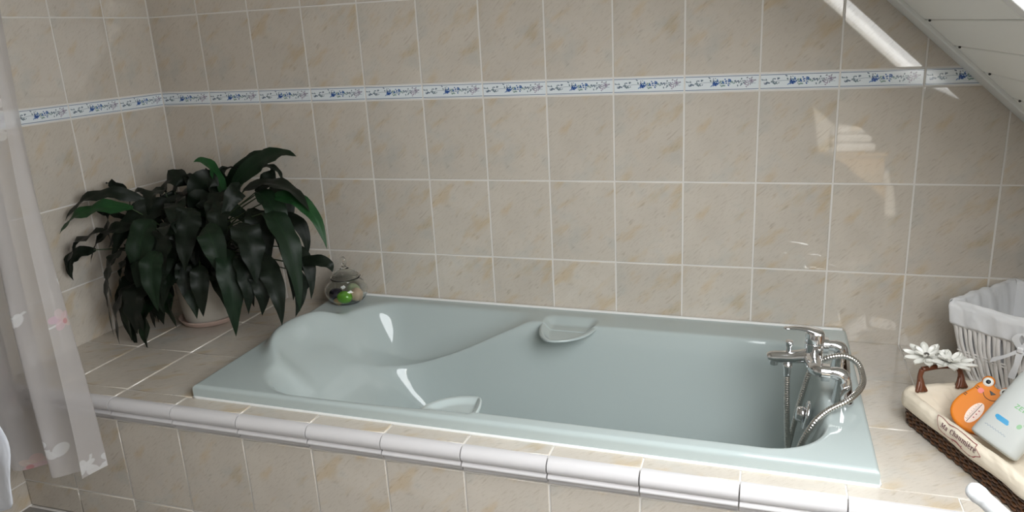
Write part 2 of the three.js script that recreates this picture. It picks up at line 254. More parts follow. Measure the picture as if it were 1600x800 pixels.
function tubDepth(x, z) {
  const lobe = sdEll(x, z, 0.835, 0.385, 0.175, 0.188), shoulder = sdBox(x, z, 0.752, 1.75, 0.064, 0.722, 0.165);
  const sb = -smin(lobe, shoulder, 0.035);                             // distance inside the shoulder bowl
  const bowl = bowlDepth(x) * (1 - Math.pow(1 - clamp(softRamp(sb, 0.012) / 0.090), 2)) * smooth(-0.03, 0.004, sb);
  const sw = -sdBox(x, z, 0.755, 2.165, 0.137, 0.702, x < 1.4 ? 0.27 : 0.125);           // distance inside the deep well
  const well = smin(wellDepth(x), (softRamp(sw, 0.010) - 0.0008) * mix(2.2, 5, smooth(0.84, 1.16, x)), 0.085) * smooth(-0.02, 0, sw);
  const blend = mix(0.012, 0.09, smooth(0.02, 0.14, sw) * smooth(1.5, 1.0, x));   // the ledge is crisp along the sides, the back rest is one sweep
  let d = bowl <= 1e-4 && well <= 1e-4 ? Math.min(bowl, well, 0) : smax(bowl, well, blend);
  if (d > 0) d = Math.max(d - 0.003 * (1 - smooth(0, 0.02, d)), 0);
  if (z < 0.20) d = Math.max(d, (farTop(x, z) - 0.003) * smooth(0, 0.01, -farRest(x, z)));     // the hand rests bite into the rim
  if (z > 0.66) d = Math.max(d, (nearTop(x, z) - 0.003) * smooth(0, 0.01, -nearRest(x, z)));
  // raised lip round the head rest
  const lip = 0.036 * Math.exp(-Math.pow((lobe < 0 ? -lobe * 0.42 : lobe) / 0.024, 2)) * smooth(0.775, 0.68, x) * mix(1, 0.55, smooth(0.44, 0.60, z));
  return d - lip;
}
// a hand rest: dished top, rounded lip, underside running back into the tub wall
function handRest(cx, cz, rl, rr, rz, dir, top, deep) {
  const pt = (a, k) => { const c = -Math.cos(a * Math.PI); return [cx + c * k * (c < 0 ? rl : rr), cz + dir * Math.sin(a * Math.PI) * k * rz]; };
  return surface((s, t) => {
    if (t < 0.5) { const k = Math.sin(t * Math.PI), [x, z] = pt(s, k * 0.985); return V(x - 2.4, TUB.rim + 0.0012 - top(x, z) - 0.004 * smooth(0.9, 1, k), z); }
    const q = (t - 0.5) * 2, bulge = q < 0.08 ? 0.985 + 0.015 * Math.sin((q / 0.08) * Math.PI / 2) : 1 - Math.pow((q - 0.08) / 0.92, 0.8), [x, z] = pt(s, bulge); return V(x - 2.4, TUB.rim - 0.007 - q * deep, z);
  }, 48, 48);
}
function tubGeometry() {
  const { x0, x1, z0, z1, rim } = TUB, r = 0.011;
  const axis = (a, b, step) => { const out = []; for (const k of [0, 0.0008, 0.002, 0.004, 0.0065, 0.009]) out.push(a + k); const n = Math.round((b - a - 0.022) / step); for (let i = 0; i <= n; i++) out.push(a + 0.011 + ((b - a - 0.022) * i) / n); for (const k of [0.009, 0.0065, 0.004, 0.002, 0.0008, 0]) out.push(b - k); return out; };
  const X = axis(x0, x1, 0.0046), Z = axis(z0, z1, 0.0040), nx = X.length, nz = Z.length, P = [], I = [];
  for (const z of Z) for (const x of X) {
    const e = Math.min(x - x0, x1 - x, z1 - z, z - z0 + 0.02), drop = e < r ? r - Math.sqrt(Math.max(0, r * r - (r - e) ** 2)) : 0;
    P.push(x - 2.4, rim - drop - tubDepth(x, z), z);
  }
  for (let j = 0; j < nz - 1; j++) for (let i = 0; i < nx - 1; i++) { const a = j * nx + i, b = a + 1, c = a + nx, d = c + 1; I.push(a, c, b, b, c, d); }
  // upright edge down to the tiles
  const edge = []; for (let i = 0; i < nx; i++) edge.push((nz - 1) * nx + i); for (let j = nz - 2; j >= 0; j--) edge.push(j * nx + nx - 1); for (let i = nx - 2; i >= 0; i--) edge.push(i); for (let j = 1; j < nz - 1; j++) edge.push(j * nx);
  const b0 = P.length / 3; for (const k of edge) P.push(P[3 * k], 0.0008, P[3 * k + 2]);
  edge.forEach((k, i) => { const n = (i + 1) % edge.length; I.push(k, b0 + i, edge[n], edge[n], b0 + i, b0 + n); });
  const g = new THREE.BufferGeometry(); g.setAttribute('position', new THREE.Float32BufferAttribute(P, 3)); g.setIndex(I); g.computeVertexNormals();
  g.setAttribute('uv', new THREE.Float32BufferAttribute(new Float32Array((P.length / 3) * 2), 2));
  return g;
}
const onDeck = (x, h, z) => V(x, DECK(x) + h, z);
const tub = thing('bathtub', 'pale mint green bathtub with moulded headrest set into the tiled surround', 'bathtub', [2.4, 0.37, 0]);
tub.rotation.z = -TILT;
part('tub_shell', merge([tubGeometry(), handRest(1.455, 0.10, 0.066, 0.112, 0.150, 1, farTop, 0.06), handRest(1.372, 0.74, 0.12, 0.03, 0.115, -1, nearTop, 0.08)]), tubMat, tub);
{
  const { x0, x1, z0, z1, rim } = TUB, X = (x) => x - 2.4;
  const loop = [[x0 - 0.001, z0 + 0.02], [x0 - 0.001, z1 - 0.004], [x0 + 0.004, z1 + 0.001], [x1 - 0.004, z1 + 0.001], [x1 + 0.001, z1 - 0.004], [x1 + 0.001, z0 + 0.02]];
  const c = new THREE.CurvePath(); for (let i = 0; i < loop.length - 1; i++) c.add(new THREE.LineCurve3(V(X(loop[i][0]), 0.0006, loop[i][1]), V(X(loop[i + 1][0]), 0.0006, loop[i + 1][1])));
  part('sealant_bead', merge([new THREE.TubeGeometry(c, 400, 0.0045, 6), tube([[X(x0), rim + 0.001, 0.0075], [X(1.4), rim + 0.001, 0.0075], [X(x1 - 0.012), rim + 0.001, 0.0075]], 0.0055, 40, 6)]), sealMat, tub, undefined).userData.label = 'white sealant bead round the bath edge';
  // overflow plate with its turning knob, on the end wall below the tap
  const o = new THREE.Group(); o.name = 'overflow'; tub.add(o); o.position.set(X(2.1475), -0.028, 0.432); o.rotation.z = Math.PI / 2 - 0.17;
  part('overflow_plate', lathe([[0, 0.001], [0.030, 0.001], [0.0355, 0.003], [0.037, 0.007], [0.035, 0.0105], [0.030, 0.012], [0, 0.0125]], 40), chrome, o);
  part('overflow_knob', lathe([[0.0, 0.012], [0.019, 0.012], [0.0195, 0.017], [0.017, 0.028], [0.012, 0.031], [0, 0.032]], 32), chrome, o);
}

// ------------------------------------------------------------------ bath mixer
const tap = thing('bath_mixer', 'chrome bath mixer on two pillar legs at the end of the tub', 'tap', [2.15, DECK(2.15) + TUB.rim, 0.385]);
{
  const T = (x, y, z) => V(x - 2.15, y - (DECK(2.15) + TUB.rim), z - 0.385);
  // legs rise from the rim and turn towards the body
  for (const [z, x] of [[0.468, 2.214], [0.303, 2.222]]) {
    const base = DECK(x) + TUB.rim;
    part('leg', merge([pipe([T(x, base - 0.001, z), T(x, base + 0.035, z), T(x - 0.001, base + 0.056, z), T(x - 0.004, base + 0.066, z), T(x - 0.013, base + 0.0710, z), T(x - 0.028, base + 0.0715, z), T(x - 0.038, base + 0.0715, z)], [0.0255, 0.0200, 0.0170, 0.0165, 0.0152, 0.0138, 0.0130], 48, 24)]), chrome, tap);
    part('union_nut', new THREE.CylinderGeometry(0.0205, 0.0205, 0.018, 6).toNonIndexed()
      .rotateZ(Math.PI / 2).translate(...T(x - 0.040, base + 0.0715, z).toArray()), chrome, tap);
  }
  const y = DECK(2.15) + TUB.rim + 0.0715;
  part('body', merge([
    pipe([T(2.174, y, 0.303), T(2.162, y, 0.306), T(2.155, y, 0.318), T(2.151, y, 0.345), T(2.150, y, 0.385), T(2.151, y, 0.425), T(2.154, y, 0.453), T(2.161, y, 0.465), T(2.172, y, 0.468)], [0.0125, 0.0140, 0.0165, 0.0195, 0.0215, 0.0195, 0.0165, 0.0140, 0.0125], 48, 20),
    lathe([[0.0195, -0.015], [0.0215, 0.0], [0.0215, 0.03], [0.0222, 0.031], [0.0222, 0.034], [0.0, 0.034]], 32).translate(...T(2.152, y + 0.006, 0.385).toArray()),
  ]), chrome, tap);
  part('spout', merge([pipe([T(2.150, y + 0.004, 0.385), T(2.132, y + 0.001, 0.385), T(2.105, y - 0.0035, 0.385), T(2.075, y - 0.0055, 0.385), T(2.056, y - 0.007, 0.385), T(2.0475, y - 0.010, 0.385)], [0.0195, 0.0175, 0.0155, 0.0148, 0.0140, 0.0105], 40, 20), lathe([[0, -0.011], [0.0105, -0.011], [0.0112, -0.009], [0.0112, 0.008]], 24).translate(...T(2.0615, y - 0.0155, 0.385).toArray())]), chrome, tap);
  const lever = part('lever', merge([
    pipe([T(2.1525, y + 0.040, 0.385), T(2.1525, y + 0.052, 0.385), T(2.153, y + 0.064, 0.385), T(2.1535, y + 0.071, 0.385), T(2.1537, y + 0.0735, 0.385)], [0.0225, 0.0222, 0.021, 0.0165, 0.006], 24, 24),
    surface((s, t) => { const a = s * Math.PI * 2, x = mix(0.012, -0.072, t), w = mix(0.0195, 0.0085, smooth(0, 0.75, t)) * (t > 0.93 ? Math.sqrt(clamp(1 - ((t - 0.93) / 0.07) ** 2, 0.02)) : 1), h = mix(0.0075, 0.0032, t) * (t > 0.95 ? 0.6 : 1), yc = 0.064 + 0.0085 * Math.sin(clamp(t * 1.2) * Math.PI * 0.75) + 0.001 * t; return T(2.1525 + x + Math.abs(Math.sin(a)) * 0.0, y + yc + Math.sin(a) * h, 0.385 + Math.cos(a) * w); }, 28, 30, true),
  ]), chrome, tap);
  part('diverter_knob', lathe([[0, -0.004], [0.0065, -0.004], [0.0062, 0.012], [0.0085, 0.0145], [0.0092, 0.0165], [0.0095, 0.0245], [0.0085, 0.0275], [0, 0.028]], 24).translate(...T(2.0955, y + 0.011, 0.385).toArray()), chrome, tap);
  part('hose_connector', lathe([[0, 0.014], [0.0112, 0.012], [0.0112, 0.0], [0.0095, -0.001], [0.0082, -0.020], [0.007, -0.024], [0, -0.024]], 20).translate(...T(2.0945, y - 0.0315, 0.385).toArray()), chrome, tap);
}
// ribbed metal hose: from the mixer down into the tub, up behind it, between its legs and back in over the rim
const hose = thing('shower_hose', 'ribbed chrome shower hose looped round the mixer leg and into the tub', 'hose');
{
  const y = DECK(2.15) + TUB.rim + 0.0715;
  const pts = [[2.0945, y - 0.05, 0.385], [2.096, 0.375, 0.386], [2.100, 0.30, 0.388], [2.106, 0.20, 0.394], [2.104, 0.115, 0.41], [2.07, 0.058, 0.43], [2.00, 0.040, 0.43], [1.95, 0.039, 0.38], [1.98, 0.040, 0.335], [2.05, 0.060, 0.325], [2.094, 0.125, 0.338], [2.110, 0.22, 0.348], [2.1225, 0.30, 0.35], [2.136, 0.372, 0.35], [2.152, 0.432, 0.352], [2.1819, 0.466, 0.36], [2.2236, 0.4797, 0.366], [2.250, 0.4715, 0.382], [2.2585, 0.4585, 0.41], [2.2535, 0.4510, 0.465], [2.2203, 0.439, 0.5215], [2.1798, 0.4225, 0.5457], [2.1560, 0.408, 0.565], [2.1401, 0.384, 0.5720], [2.1224, 0.335, 0.5697], [2.105, 0.23, 0.56], [2.08, 0.12, 0.55], [2.02, 0.05, 0.54], [1.94, 0.039, 0.53], [1.84, 0.038, 0.52]].map((p) => V(...p));
  const c = new THREE.CatmullRomCurve3(pts, false, 'centripetal'), L = c.getLength(), n = Math.round((L / 0.0062) * 4), fr = c.computeFrenetFrames(n, false), P = [], I = [], R = 8;
  for (let i = 0; i <= n; i++) { const p = c.getPointAt(i / n), r = 0.0064 + 0.0011 * [0, 1, 1, 0.3][i % 4]; for (let j = 0; j < R; j++) { const a = (j / R) * Math.PI * 2; P.push(...p.clone().addScaledVector(fr.normals[i], Math.cos(a) * r).addScaledVector(fr.binormals[i], Math.sin(a) * r).toArray()); } }
  for (let i = 0; i < n; i++) for (let j = 0; j < R; j++) { const a = i * R + j, b = i * R + ((j + 1) % R); I.push(a, a + R, b, b, a + R, b + R); }
  const g = new THREE.BufferGeometry(); g.setAttribute('position', new THREE.Float32BufferAttribute(P, 3)); g.setIndex(I); g.computeVertexNormals(); g.setAttribute('uv', new THREE.Float32BufferAttribute(new Float32Array((P.length / 3) * 2), 2));
  part('hose_tube', g, std(lin(0.62, 0.60, 0.57), 0.2, { metalness: 1 }), hose);
}

// ------------------------------------------------------------------ potted peace lily on the left ledge
const leafTex = (c0, c1, seed) => texture(96, 192, (x, y) => {
  const m = Math.abs(x - 0.5), vein = smooth(0.4, 1, Math.sin((y * 26 + m * 22) * Math.PI) * 0.5 + 0.5) * 0.18, mid = smooth(0.03, 0.008, m) * 0.5, n = fbm(x * 4 + seed, y * 9, seed) * 0.25;
  return c0.map((k, i) => mix(k, c1[i], clamp(vein + mid + n + 0.25)));
});
const leafMats = [leafTex([0.055, 0.09, 0.055], [0.09, 0.14, 0.085], 1), leafTex([0.06, 0.125, 0.07], [0.105, 0.20, 0.105], 2), leafTex([0.085, 0.22, 0.11], [0.15, 0.36, 0.16], 3), leafTex([0.055, 0.08, 0.055], [0.085, 0.12, 0.08], 4)]
  .map((map) => new THREE.MeshPhysicalMaterial({ map, roughness: 0.52, specularIntensity: 0.6, transmission: 0.08, thickness: 0, side: THREE.DoubleSide }));
const stemMat = std(lin(0.035, 0.06, 0.022), 0.5);
const plant = thing('potted_peace_lily', 'large dark green peace lily with drooping leaves in a white pot on the tiled ledge', 'potted plant', [0.268, DECK(0.268), 0.25]);
{
  const O = plant.position, lr = rng(9);
  part('saucer', lathe([[0, 0.001], [0.078, 0.001], [0.088, 0.004], [0.0955, 0.017], [0.0985, 0.021], [0.0965, 0.0225], [0.093, 0.020], [0.086, 0.008], [0, 0.007]], 56), std(lin(0.62, 0.46, 0.40), 0.35), plant).userData.label = 'pinkish plant saucer';
  part('pot', lathe([[0, 0.009], [0.074, 0.009], [0.0775, 0.013], [0.082, 0.04], [0.0955, 0.155], [0.1, 0.158], [0.103, 0.164], [0.103, 0.186], [0.1, 0.190], [0.095, 0.186], [0.094, 0.16], [0, 0.158]], 56), std(lin(0.66, 0.62, 0.55), 0.35), plant).userData.label = 'white plant pot';
  part('soil', lathe([[0.0955, 0.168], [0.06, 0.174], [0, 0.178]], 32), std(lin(0.03, 0.02, 0.013), 0.95), plant);
  function leaf(bx, by, bz, tx, ty, tz, width, arch, tone) {
    const B = V(bx, by, bz).sub(O), T = V(tx, ty, tz).sub(O), len = B.distanceTo(T), M = B.clone().lerp(T, 0.42).add(V(0, arch + len * 0.16, 0)).add(V(B.x + T.x, 0, B.z + T.z).multiplyScalar(0.1));
    const curve = new THREE.QuadraticBezierCurve3(B, M, T), ph = lr() * 6.28, wav = 0.16 + lr() * 0.16, fold = 0.18 + lr() * 0.2, roll = (lr() - 0.5) * 0.9, curl = (lr() - 0.3) * 0.02;
    const out = V(M.x, 0, M.z).normalize().multiplyScalar(1.0).add(V(0.15, 0.75, 0.55));
    const w = (t) => width * 0.62 * Math.min(1, 1.72 * Math.pow(t + 0.012, 0.62) * Math.pow(1 - t, 0.98)) + (t < 1 ? 0.0012 * (1 - t) : 0);
    const g = surface((s, t) => {
      const p = curve.getPoint(t), tan = curve.getTangent(t), side = V().crossVectors(tan, out).normalize(), nor = V().crossVectors(side, tan).normalize();
      side.applyAxisAngle(tan, roll); nor.applyAxisAngle(tan, roll);
      const q = (s - 0.5) * 2, W = w(t), rip = Math.sin(t * 19 + ph + (q > 0 ? 1.4 : 0)) * wav * W * Math.abs(q) + Math.sin(t * 37 + ph * 2) * 0.02 * W * q * q;
      return p.addScaledVector(side, q * W * (1 - fold * 0.12)).addScaledVector(nor, Math.abs(q) * W * fold - q * q * W * fold * 0.55 + rip - curl * t * t);
    }, 6, 14);
    part('leaf', g, leafMats[tone], plant);
    // its stalk, from the soil
    const a = Math.atan2(B.z, B.x), r0 = 0.02 + lr() * 0.05, S = V(Math.cos(a) * r0, 0.17, Math.sin(a) * r0);
    part('stem', pipe([S, S.clone().lerp(B, 0.5).add(V(-B.x * 0.12, 0.035, -B.z * 0.12)), B.clone().lerp(M, 0.06)], [0.0032, 0.0026, 0.0018], 10, 5), stemMat, plant);
  }
  leaf(.200, .815, .420, .025, .763, .550, .075, .030, 2);
  leaf(.189, .827, .360, .023, .795, .520, .065, .060, 0);
  leaf(.119, .800, .300, .045, .883, .360, .050, .030, 0);
  leaf(.283, .851, .250, .173, .801, .300, .085, .080, 0);
  leaf(.265, .849, .220, .328, .817, .300, .070, .060, 0);
  leaf(.379, .804, .220, .382, .941, .340, .060, .070, 2);
  leaf(.311, .820, .200, .453, .900, .220, .060, .050, 0);
  leaf(.369, .831, .200, .583, .959, .200, .085, .020, 1);
  leaf(.427, .847, .240, .692, .949, .260, .075, .050, 1);
  leaf(.486, .901, .200, .606, .861, .220, .030, .020, 0);
  leaf(.499, .844, .280, .774, .799, .340, .085, .050, 0);
  leaf(.615, .830, .300, .809, .684, .340, .062, .050, 2);
  leaf(.679, .632, .330, .821, .610, .340, .050, .030, 0);
  leaf(.599, .756, .260, .683, .631, .260, .060, .040, 0);
  leaf(.624, .800, .360, .746, .513, .420, .100, .060, 1);
  leaf(.588, .667, .380, .694, .474, .450, .085, .030, 0);
  leaf(.510, .695, .420, .536, .436, .460, .105, .030, 1);
  leaf(.159, .598, .420, .173, .374, .480, .100, .030, 0);
  leaf(.155, .690, .450, .091, .407, .480, .075, .030, 0);
  leaf(.113, .743, .440, .031, .625, .550, .090, .040, 0);
  leaf(.264, .624, .420, .296, .437, .450, .120, .030, 1);
  leaf(.412, .641, .420, .410, .481, .440, .075, .020, 0);
  leaf(.335, .642, .400, .353, .495, .420, .070, .020, 0);
  leaf(.476, .827, .360, .479, .630, .440, .085, .040, 0);
  leaf(.269, .777, .420, .247, .546, .500, .110, .050, 1);
  leaf(.384, .810, .380, .373, .625, .440, .110, .040, 0);
  leaf(.554, .769, .400, .628, .602, .450, .120, .040, 0);
  leaf(.531, .789, .320, .610, .612, .360, .100, .040, 0);
  leaf(.203, .755, .420, .071, .656, .500, .080, .040, 0);
  leaf(.122, .758, .360, .095, .808, .460, .060, .040, 0);
  leaf(.324, .883, .200, .407, .709, .300, .100, .050, 0);
  leaf(.549, .838, .220, .625, .706, .260, .080, .040, 0);
  leaf(.581, .643, .400, .611, .496, .420, .080, .020, 0);
  leaf(.563, .580, .300, .568, .469, .300, .050, .020, 0);
  leaf(.204, .594, .400, .197, .446, .420, .060, .020, 0);
  leaf(.681, .629, .320, .694, .535, .320, .040, .020, 0);
  leaf(.339, .769, .420, .328, .636, .480, .100, .040, 0);
  leaf(.454, .762, .420, .523, .599, .460, .100, .040, 1);
  leaf(.073, .794, .340, .060, .661, .400, .100, .040, 0);
  leaf(.224, .840, .300, .210, .760, .400, .090, .050, 0);
  leaf(.503, .844, .300, .499, .778, .400, .080, .050, 0);
  leaf(.500, .827, .220, .569, .875, .200, .070, .040, 0);
  leaf(.641, .747, .340, .711, .539, .400, .085, .030, 0);
  leaf(.643, .676, .300, .732, .524, .340, .060, .030, 0);
  leaf(.565, .845, .300, .685, .631, .380, .090, .040, 1);
  leaf(.432, .843, .300, .462, .683, .420, .100, .040, 0);
  leaf(.064, .689, .460, .031, .609, .540, .060, .030, 0);
  leaf(.320, .753, .360, .299, .591, .440, .100, .030, 0);
  leaf(.148, .839, .300, .109, .758, .360, .070, .040, 0);
  leaf(.665, .618, .340, .683, .472, .360, .060, .020, 0);
  leaf(.552, .677, .420, .577, .505, .440, .070, .020, 0);
  // leaves hanging all round, then the crowd of inner ones
  for (let i = 0; i < 40; i++) {
    const a = -0.9 + (i / 40) * 4.2 + lr() * 0.2, r0 = 0.09 + lr() * 0.08, r1 = r0 + 0.02 + lr() * 0.05, y0 = 0.56 + lr() * 0.14, c = Math.cos(a), s = Math.sin(a);
    if (Math.abs(a - 0.85) < 0.42) continue;                          // the pot shows between the front leaves
    leaf(Math.max(0.05, O.x + c * r0), y0, Math.max(0.05, O.z + 0.05 + s * r0 * 1.1), Math.max(0.03, O.x + c * r1), y0 - 0.12 - lr() * 0.07, Math.max(0.03, O.z + 0.05 + s * r1 * 1.1), 0.075 + lr() * 0.03, 0.03, lr() < 0.75 ? (lr() < 0.5 ? 0 : 3) : 1);
  }
  for (let i = 0; i < 52; i++) {
    const a = i * 2.399 + lr() * 0.5, r0 = 0.02 + lr() * 0.07, r1 = 0.10 + lr() * 0.14, y0 = 0.56 + lr() * 0.27, drop = -0.07 + lr() * 0.24;
    const c = Math.cos(a), s = Math.sin(a), tx = Math.max(0.03, O.x + c * r1), tz = Math.max(0.025, O.z + 0.04 + s * r1);
    leaf(Math.max(0.05, O.x + c * r0), y0, Math.max(0.05, O.z + 0.04 + s * r0), tx, y0 - drop, tz, 0.08 + lr() * 0.04, 0.03 + lr() * 0.05, lr() < 0.8 ? (lr() < 0.5 ? 0 : 3) : 1);
  }
}

// ------------------------------------------------------------------ glass jar of soaps on the bath corner
const clear = new THREE.MeshPhysicalMaterial({ color: lin(0.96, 0.98, 0.97), roughness: 0.0, transmission: 1, thickness: 0.002, ior: 1.45 });
const jarAt = onDeck(0.700, TUB.rim, 0.084);
const jar = thing('glass_jar', 'small round clear glass jar with a lid on the bath corner', 'jar', jarAt.toArray());
part('jar_bowl', lathe([[0, 0.0014], [0.034, 0.0012], [0.037, 0.0005], [0.044, 0.0015], [0.058, 0.012], [0.068, 0.027], [0.0715, 0.042], [0.069, 0.056], [0.060, 0.069], [0.050, 0.077], [0.047, 0.082], [0.0485, 0.086], [0.0465, 0.0862], [0.0452, 0.082], [0.0482, 0.0757], [0.0582, 0.0676], [0.0668, 0.0552], [0.0692, 0.042], [0.0658, 0.0278], [0.0562, 0.0138], [0.042, 0.0042], [0.034, 0.0034], [0, 0.0036]], 56), clear, jar);
const lid = part('lid', lathe([[0.0, 0.1185], [0.008, 0.118], [0.016, 0.1165], [0.0285, 0.110], [0.0382, 0.1008], [0.044, 0.0922], [0.0475, 0.0882], [0.0515, 0.0885], [0.050, 0.091], [0.046, 0.0935], [0.040, 0.102], [0.030, 0.112], [0.017, 0.119], [0.009, 0.123], [0.0065, 0.127], [0.0055, 0.1305], [0, 0.131]], 56), clear, jar);
part('lid_knob', new THREE.TorusGeometry(0.0095, 0.0036, 12, 28).scale(0.85, 1.25, 1).translate(0, 0.1425, 0), clear, lid);
{
  const ball = new THREE.SphereGeometry(1, 32, 20), soaps = [
    ['soap_ball', 'bright green oval soap in the glass jar', [0.012, 0.0285, 0.036], [0.0265, 0.0215, 0.0215], lin(0.13, 0.42, 0.008), 0.16],
    ['soap_ball', 'dark purple soap in the glass jar left of the green one', [-0.031, 0.0295, 0.018], [0.025, 0.022, 0.022], lin(0.02, 0.016, 0.035), 0.25],
    ['soap_ball', 'pale peach soap in the glass jar right of the green one', [0.041, 0.031, 0.008], [0.0225, 0.023, 0.021], lin(0.62, 0.46, 0.32), 0.3],
    ['soap_ball', 'small amber yellow soap at the bottom of the glass jar', [-0.012, 0.0135, 0.038], [0.019, 0.0115, 0.0125], lin(0.62, 0.40, 0.13), 0.3],
    ['soap_ball', 'pale green soap at the back of the glass jar', [0.006, 0.031, -0.034], [0.024, 0.021, 0.02], lin(0.45, 0.52, 0.32), 0.3],
  ];
  for (const [n, label, p, s, c, r] of soaps) { const o = new THREE.Mesh(ball.clone().scale(...s), std(c, r)); o.name = numbered(n); o.castShadow = o.receiveShadow = true; o.position.copy(jarAt).add(V(...p)); scene.add(tag(o, label, 'soap')); }
}

// ------------------------------------------------------------------ shower curtain
{
  const petal = (g, x, y, a, l, w, c) => { g.save(); g.translate(x, y); g.rotate(a); g.fillStyle = c; g.beginPath(); g.ellipse(l / 2, 0, l / 2, w / 2, 0, 0, 6.3); g.fill(); g.restore(); };
  const map = canvasTexture(768, 1536, (g, w, h) => {
    g.fillStyle = 'rgb(204,199,197)'; g.fillRect(0, 0, w, h);
    const r = rng(12);
    for (let i = 0; i < 60; i++) {
      const x = r() * w, y = r() * h, k = 0.35 + r() * 0.4, pink = r() < 0.55;
      g.strokeStyle = 'rgba(246,246,248,0.9)'; g.lineWidth = 4; g.beginPath(); g.arc(x + 40 * k, y + 50 * k, 70 * k, 3 + r(), 4.6 + r()); g.stroke();
      for (let p = 0; p < 5; p++) petal(g, x, y, p * 1.257 + r() * 0.3, 44 * k, 30 * k, pink ? `rgba(${236},${190 + r() * 25},${198 + r() * 20},0.75)` : 'rgba(248,248,250,0.9)');
      if (pink) petal(g, x - 8, y, r() * 6, 22 * k, 18 * k, 'rgba(224,120,132,0.6)');
      if (r() < 0.5) for (let p = 0; p < 2; p++) petal(g, x + 60 * k, y - 50 * k, 1.2 + p * 1.3, 52 * k, 30 * k, 'rgba(250,250,252,0.9)');
    }
  });
  const cur = thing('shower_curtain', 'sheer white shower curtain with pink flower print at the end of the bath', 'shower curtain', [0, 0, 0]);
  const mat = new THREE.MeshPhysicalMaterial({ map, roughness: 0.5, transmission: 0.32, thickness: 0, transparent: true, opacity: 0.60, side: THREE.DoubleSide });
  const g = surface((s, t) => {
    const y = mix(2.02, 0.232, t), spread = smooth(0, 1, t), x = mix(0.02, 0.488, s) + Math.sin(t * 2.6 + s * 5) * 0.006 - 0.085 * t * (s) + 0.02 * Math.sin(s * 9) * t;
    const a = s * Math.PI * 2 * 4.15 + 0.6, amp = mix(0.024, 0.043, spread);
    const z = 0.925 + Math.sin(a + Math.sin(t * 2 + s * 3) * 0.7) * amp + Math.sin(a * 2.3 + t * 3) * 0.007 + 0.012 * Math.sin(t * 7 + s * 4);
    return V(x + Math.cos(a + 0.6) * 0.014 * spread, y + Math.sin(a) * 0.006 * t, z);
  }, 220, 90);
  part('curtain_sheet', g, mat, cur);
  const rod = thing('curtain_rod', 'white curtain rod fixed to the left tiled wall', 'curtain rod', [0, 2.06, 0.925]);
  part('rod_tube', pipe([V(0.002, 0, 0), V(0.35, 0, 0), V(0.72, 0, 0)], [0.0125, 0.0125, 0.0125], 8, 16), std(lin(0.75, 0.75, 0.75), 0.3), rod);
  for (let k = 0; k < 7; k++) { const ring = part('curtain_ring', new THREE.TorusGeometry(0.021, 0.0025, 8, 24).rotateY(Math.PI / 2), std(lin(0.7, 0.7, 0.7), 0.3), cur, [0.04 + k * 0.066, 2.045, 0.925]); }
}

// ------------------------------------------------------------------ white towel over a wall rail, nearest the camera on the left
{
  const mat = std(lin(0.74, 0.76, 0.82), 0.95);
  const bump = texture(128, 128, (x, y) => { const n = 0.5 + 0.5 * noise(x * 40, y * 40, 3); return [n, n, n]; }, false); mat.bumpMap = bump; mat.bumpScale = 0.0015;
  const t = thing('bath_towel', 'white bath towel hanging in front of the curtain at the left edge', 'towel', [0, 0, 1.12]);
  const drape = (edge, y0, y1, z, d) => surface((s, q) => { const y = mix(y0, y1, q), xr = edge(y), a = s * Math.PI * 2, x = mix(0.06, xr, 0.5 - 0.5 * Math.cos(a)), k = Math.sin(a); return V(x + Math.sin(y * 60) * 0.0015, y, z + k * d * (1 + 0.25 * noise(x * 14, y * 9, z)) + 0.012 * noise(x * 9, y * 5, 4) + Math.sin(x * 38) * 0.006); }, 64, 48, true);
  const e1 = curveTable([[0.43, 0.372], [0.452, 0.392], [0.47, 0.418], [0.49, 0.429], [0.54, 0.407], [0.62, 0.36], [0.75, 0.31], [1.02, 0.27]]);
  const e2 = curveTable([[0.215, 0.295], [0.235, 0.335], [0.27, 0.356], [0.33, 0.366], [0.40, 0.385], [0.46, 0.372], [0.7, 0.29], [1.02, 0.25]]);
  part('front_fold', drape(e1, 1.02, 0.435, 0.012, 0.017), mat, t);
  part('back_fold', drape(e2, 1.02, 0.215, -0.03, 0.016), mat, t);
  const rail = thing('towel_rail', 'chrome towel rail on the left wall carrying the white towel', 'towel rail', [0, 1.03, 1.12]);
  part('rail_bar', pipe([V(0.003, 0, -0.005), V(0.2, 0, -0.005), V(0.33, 0, -0.005)], [0.008, 0.008, 0.008], 8, 12), chrome, rail);
}

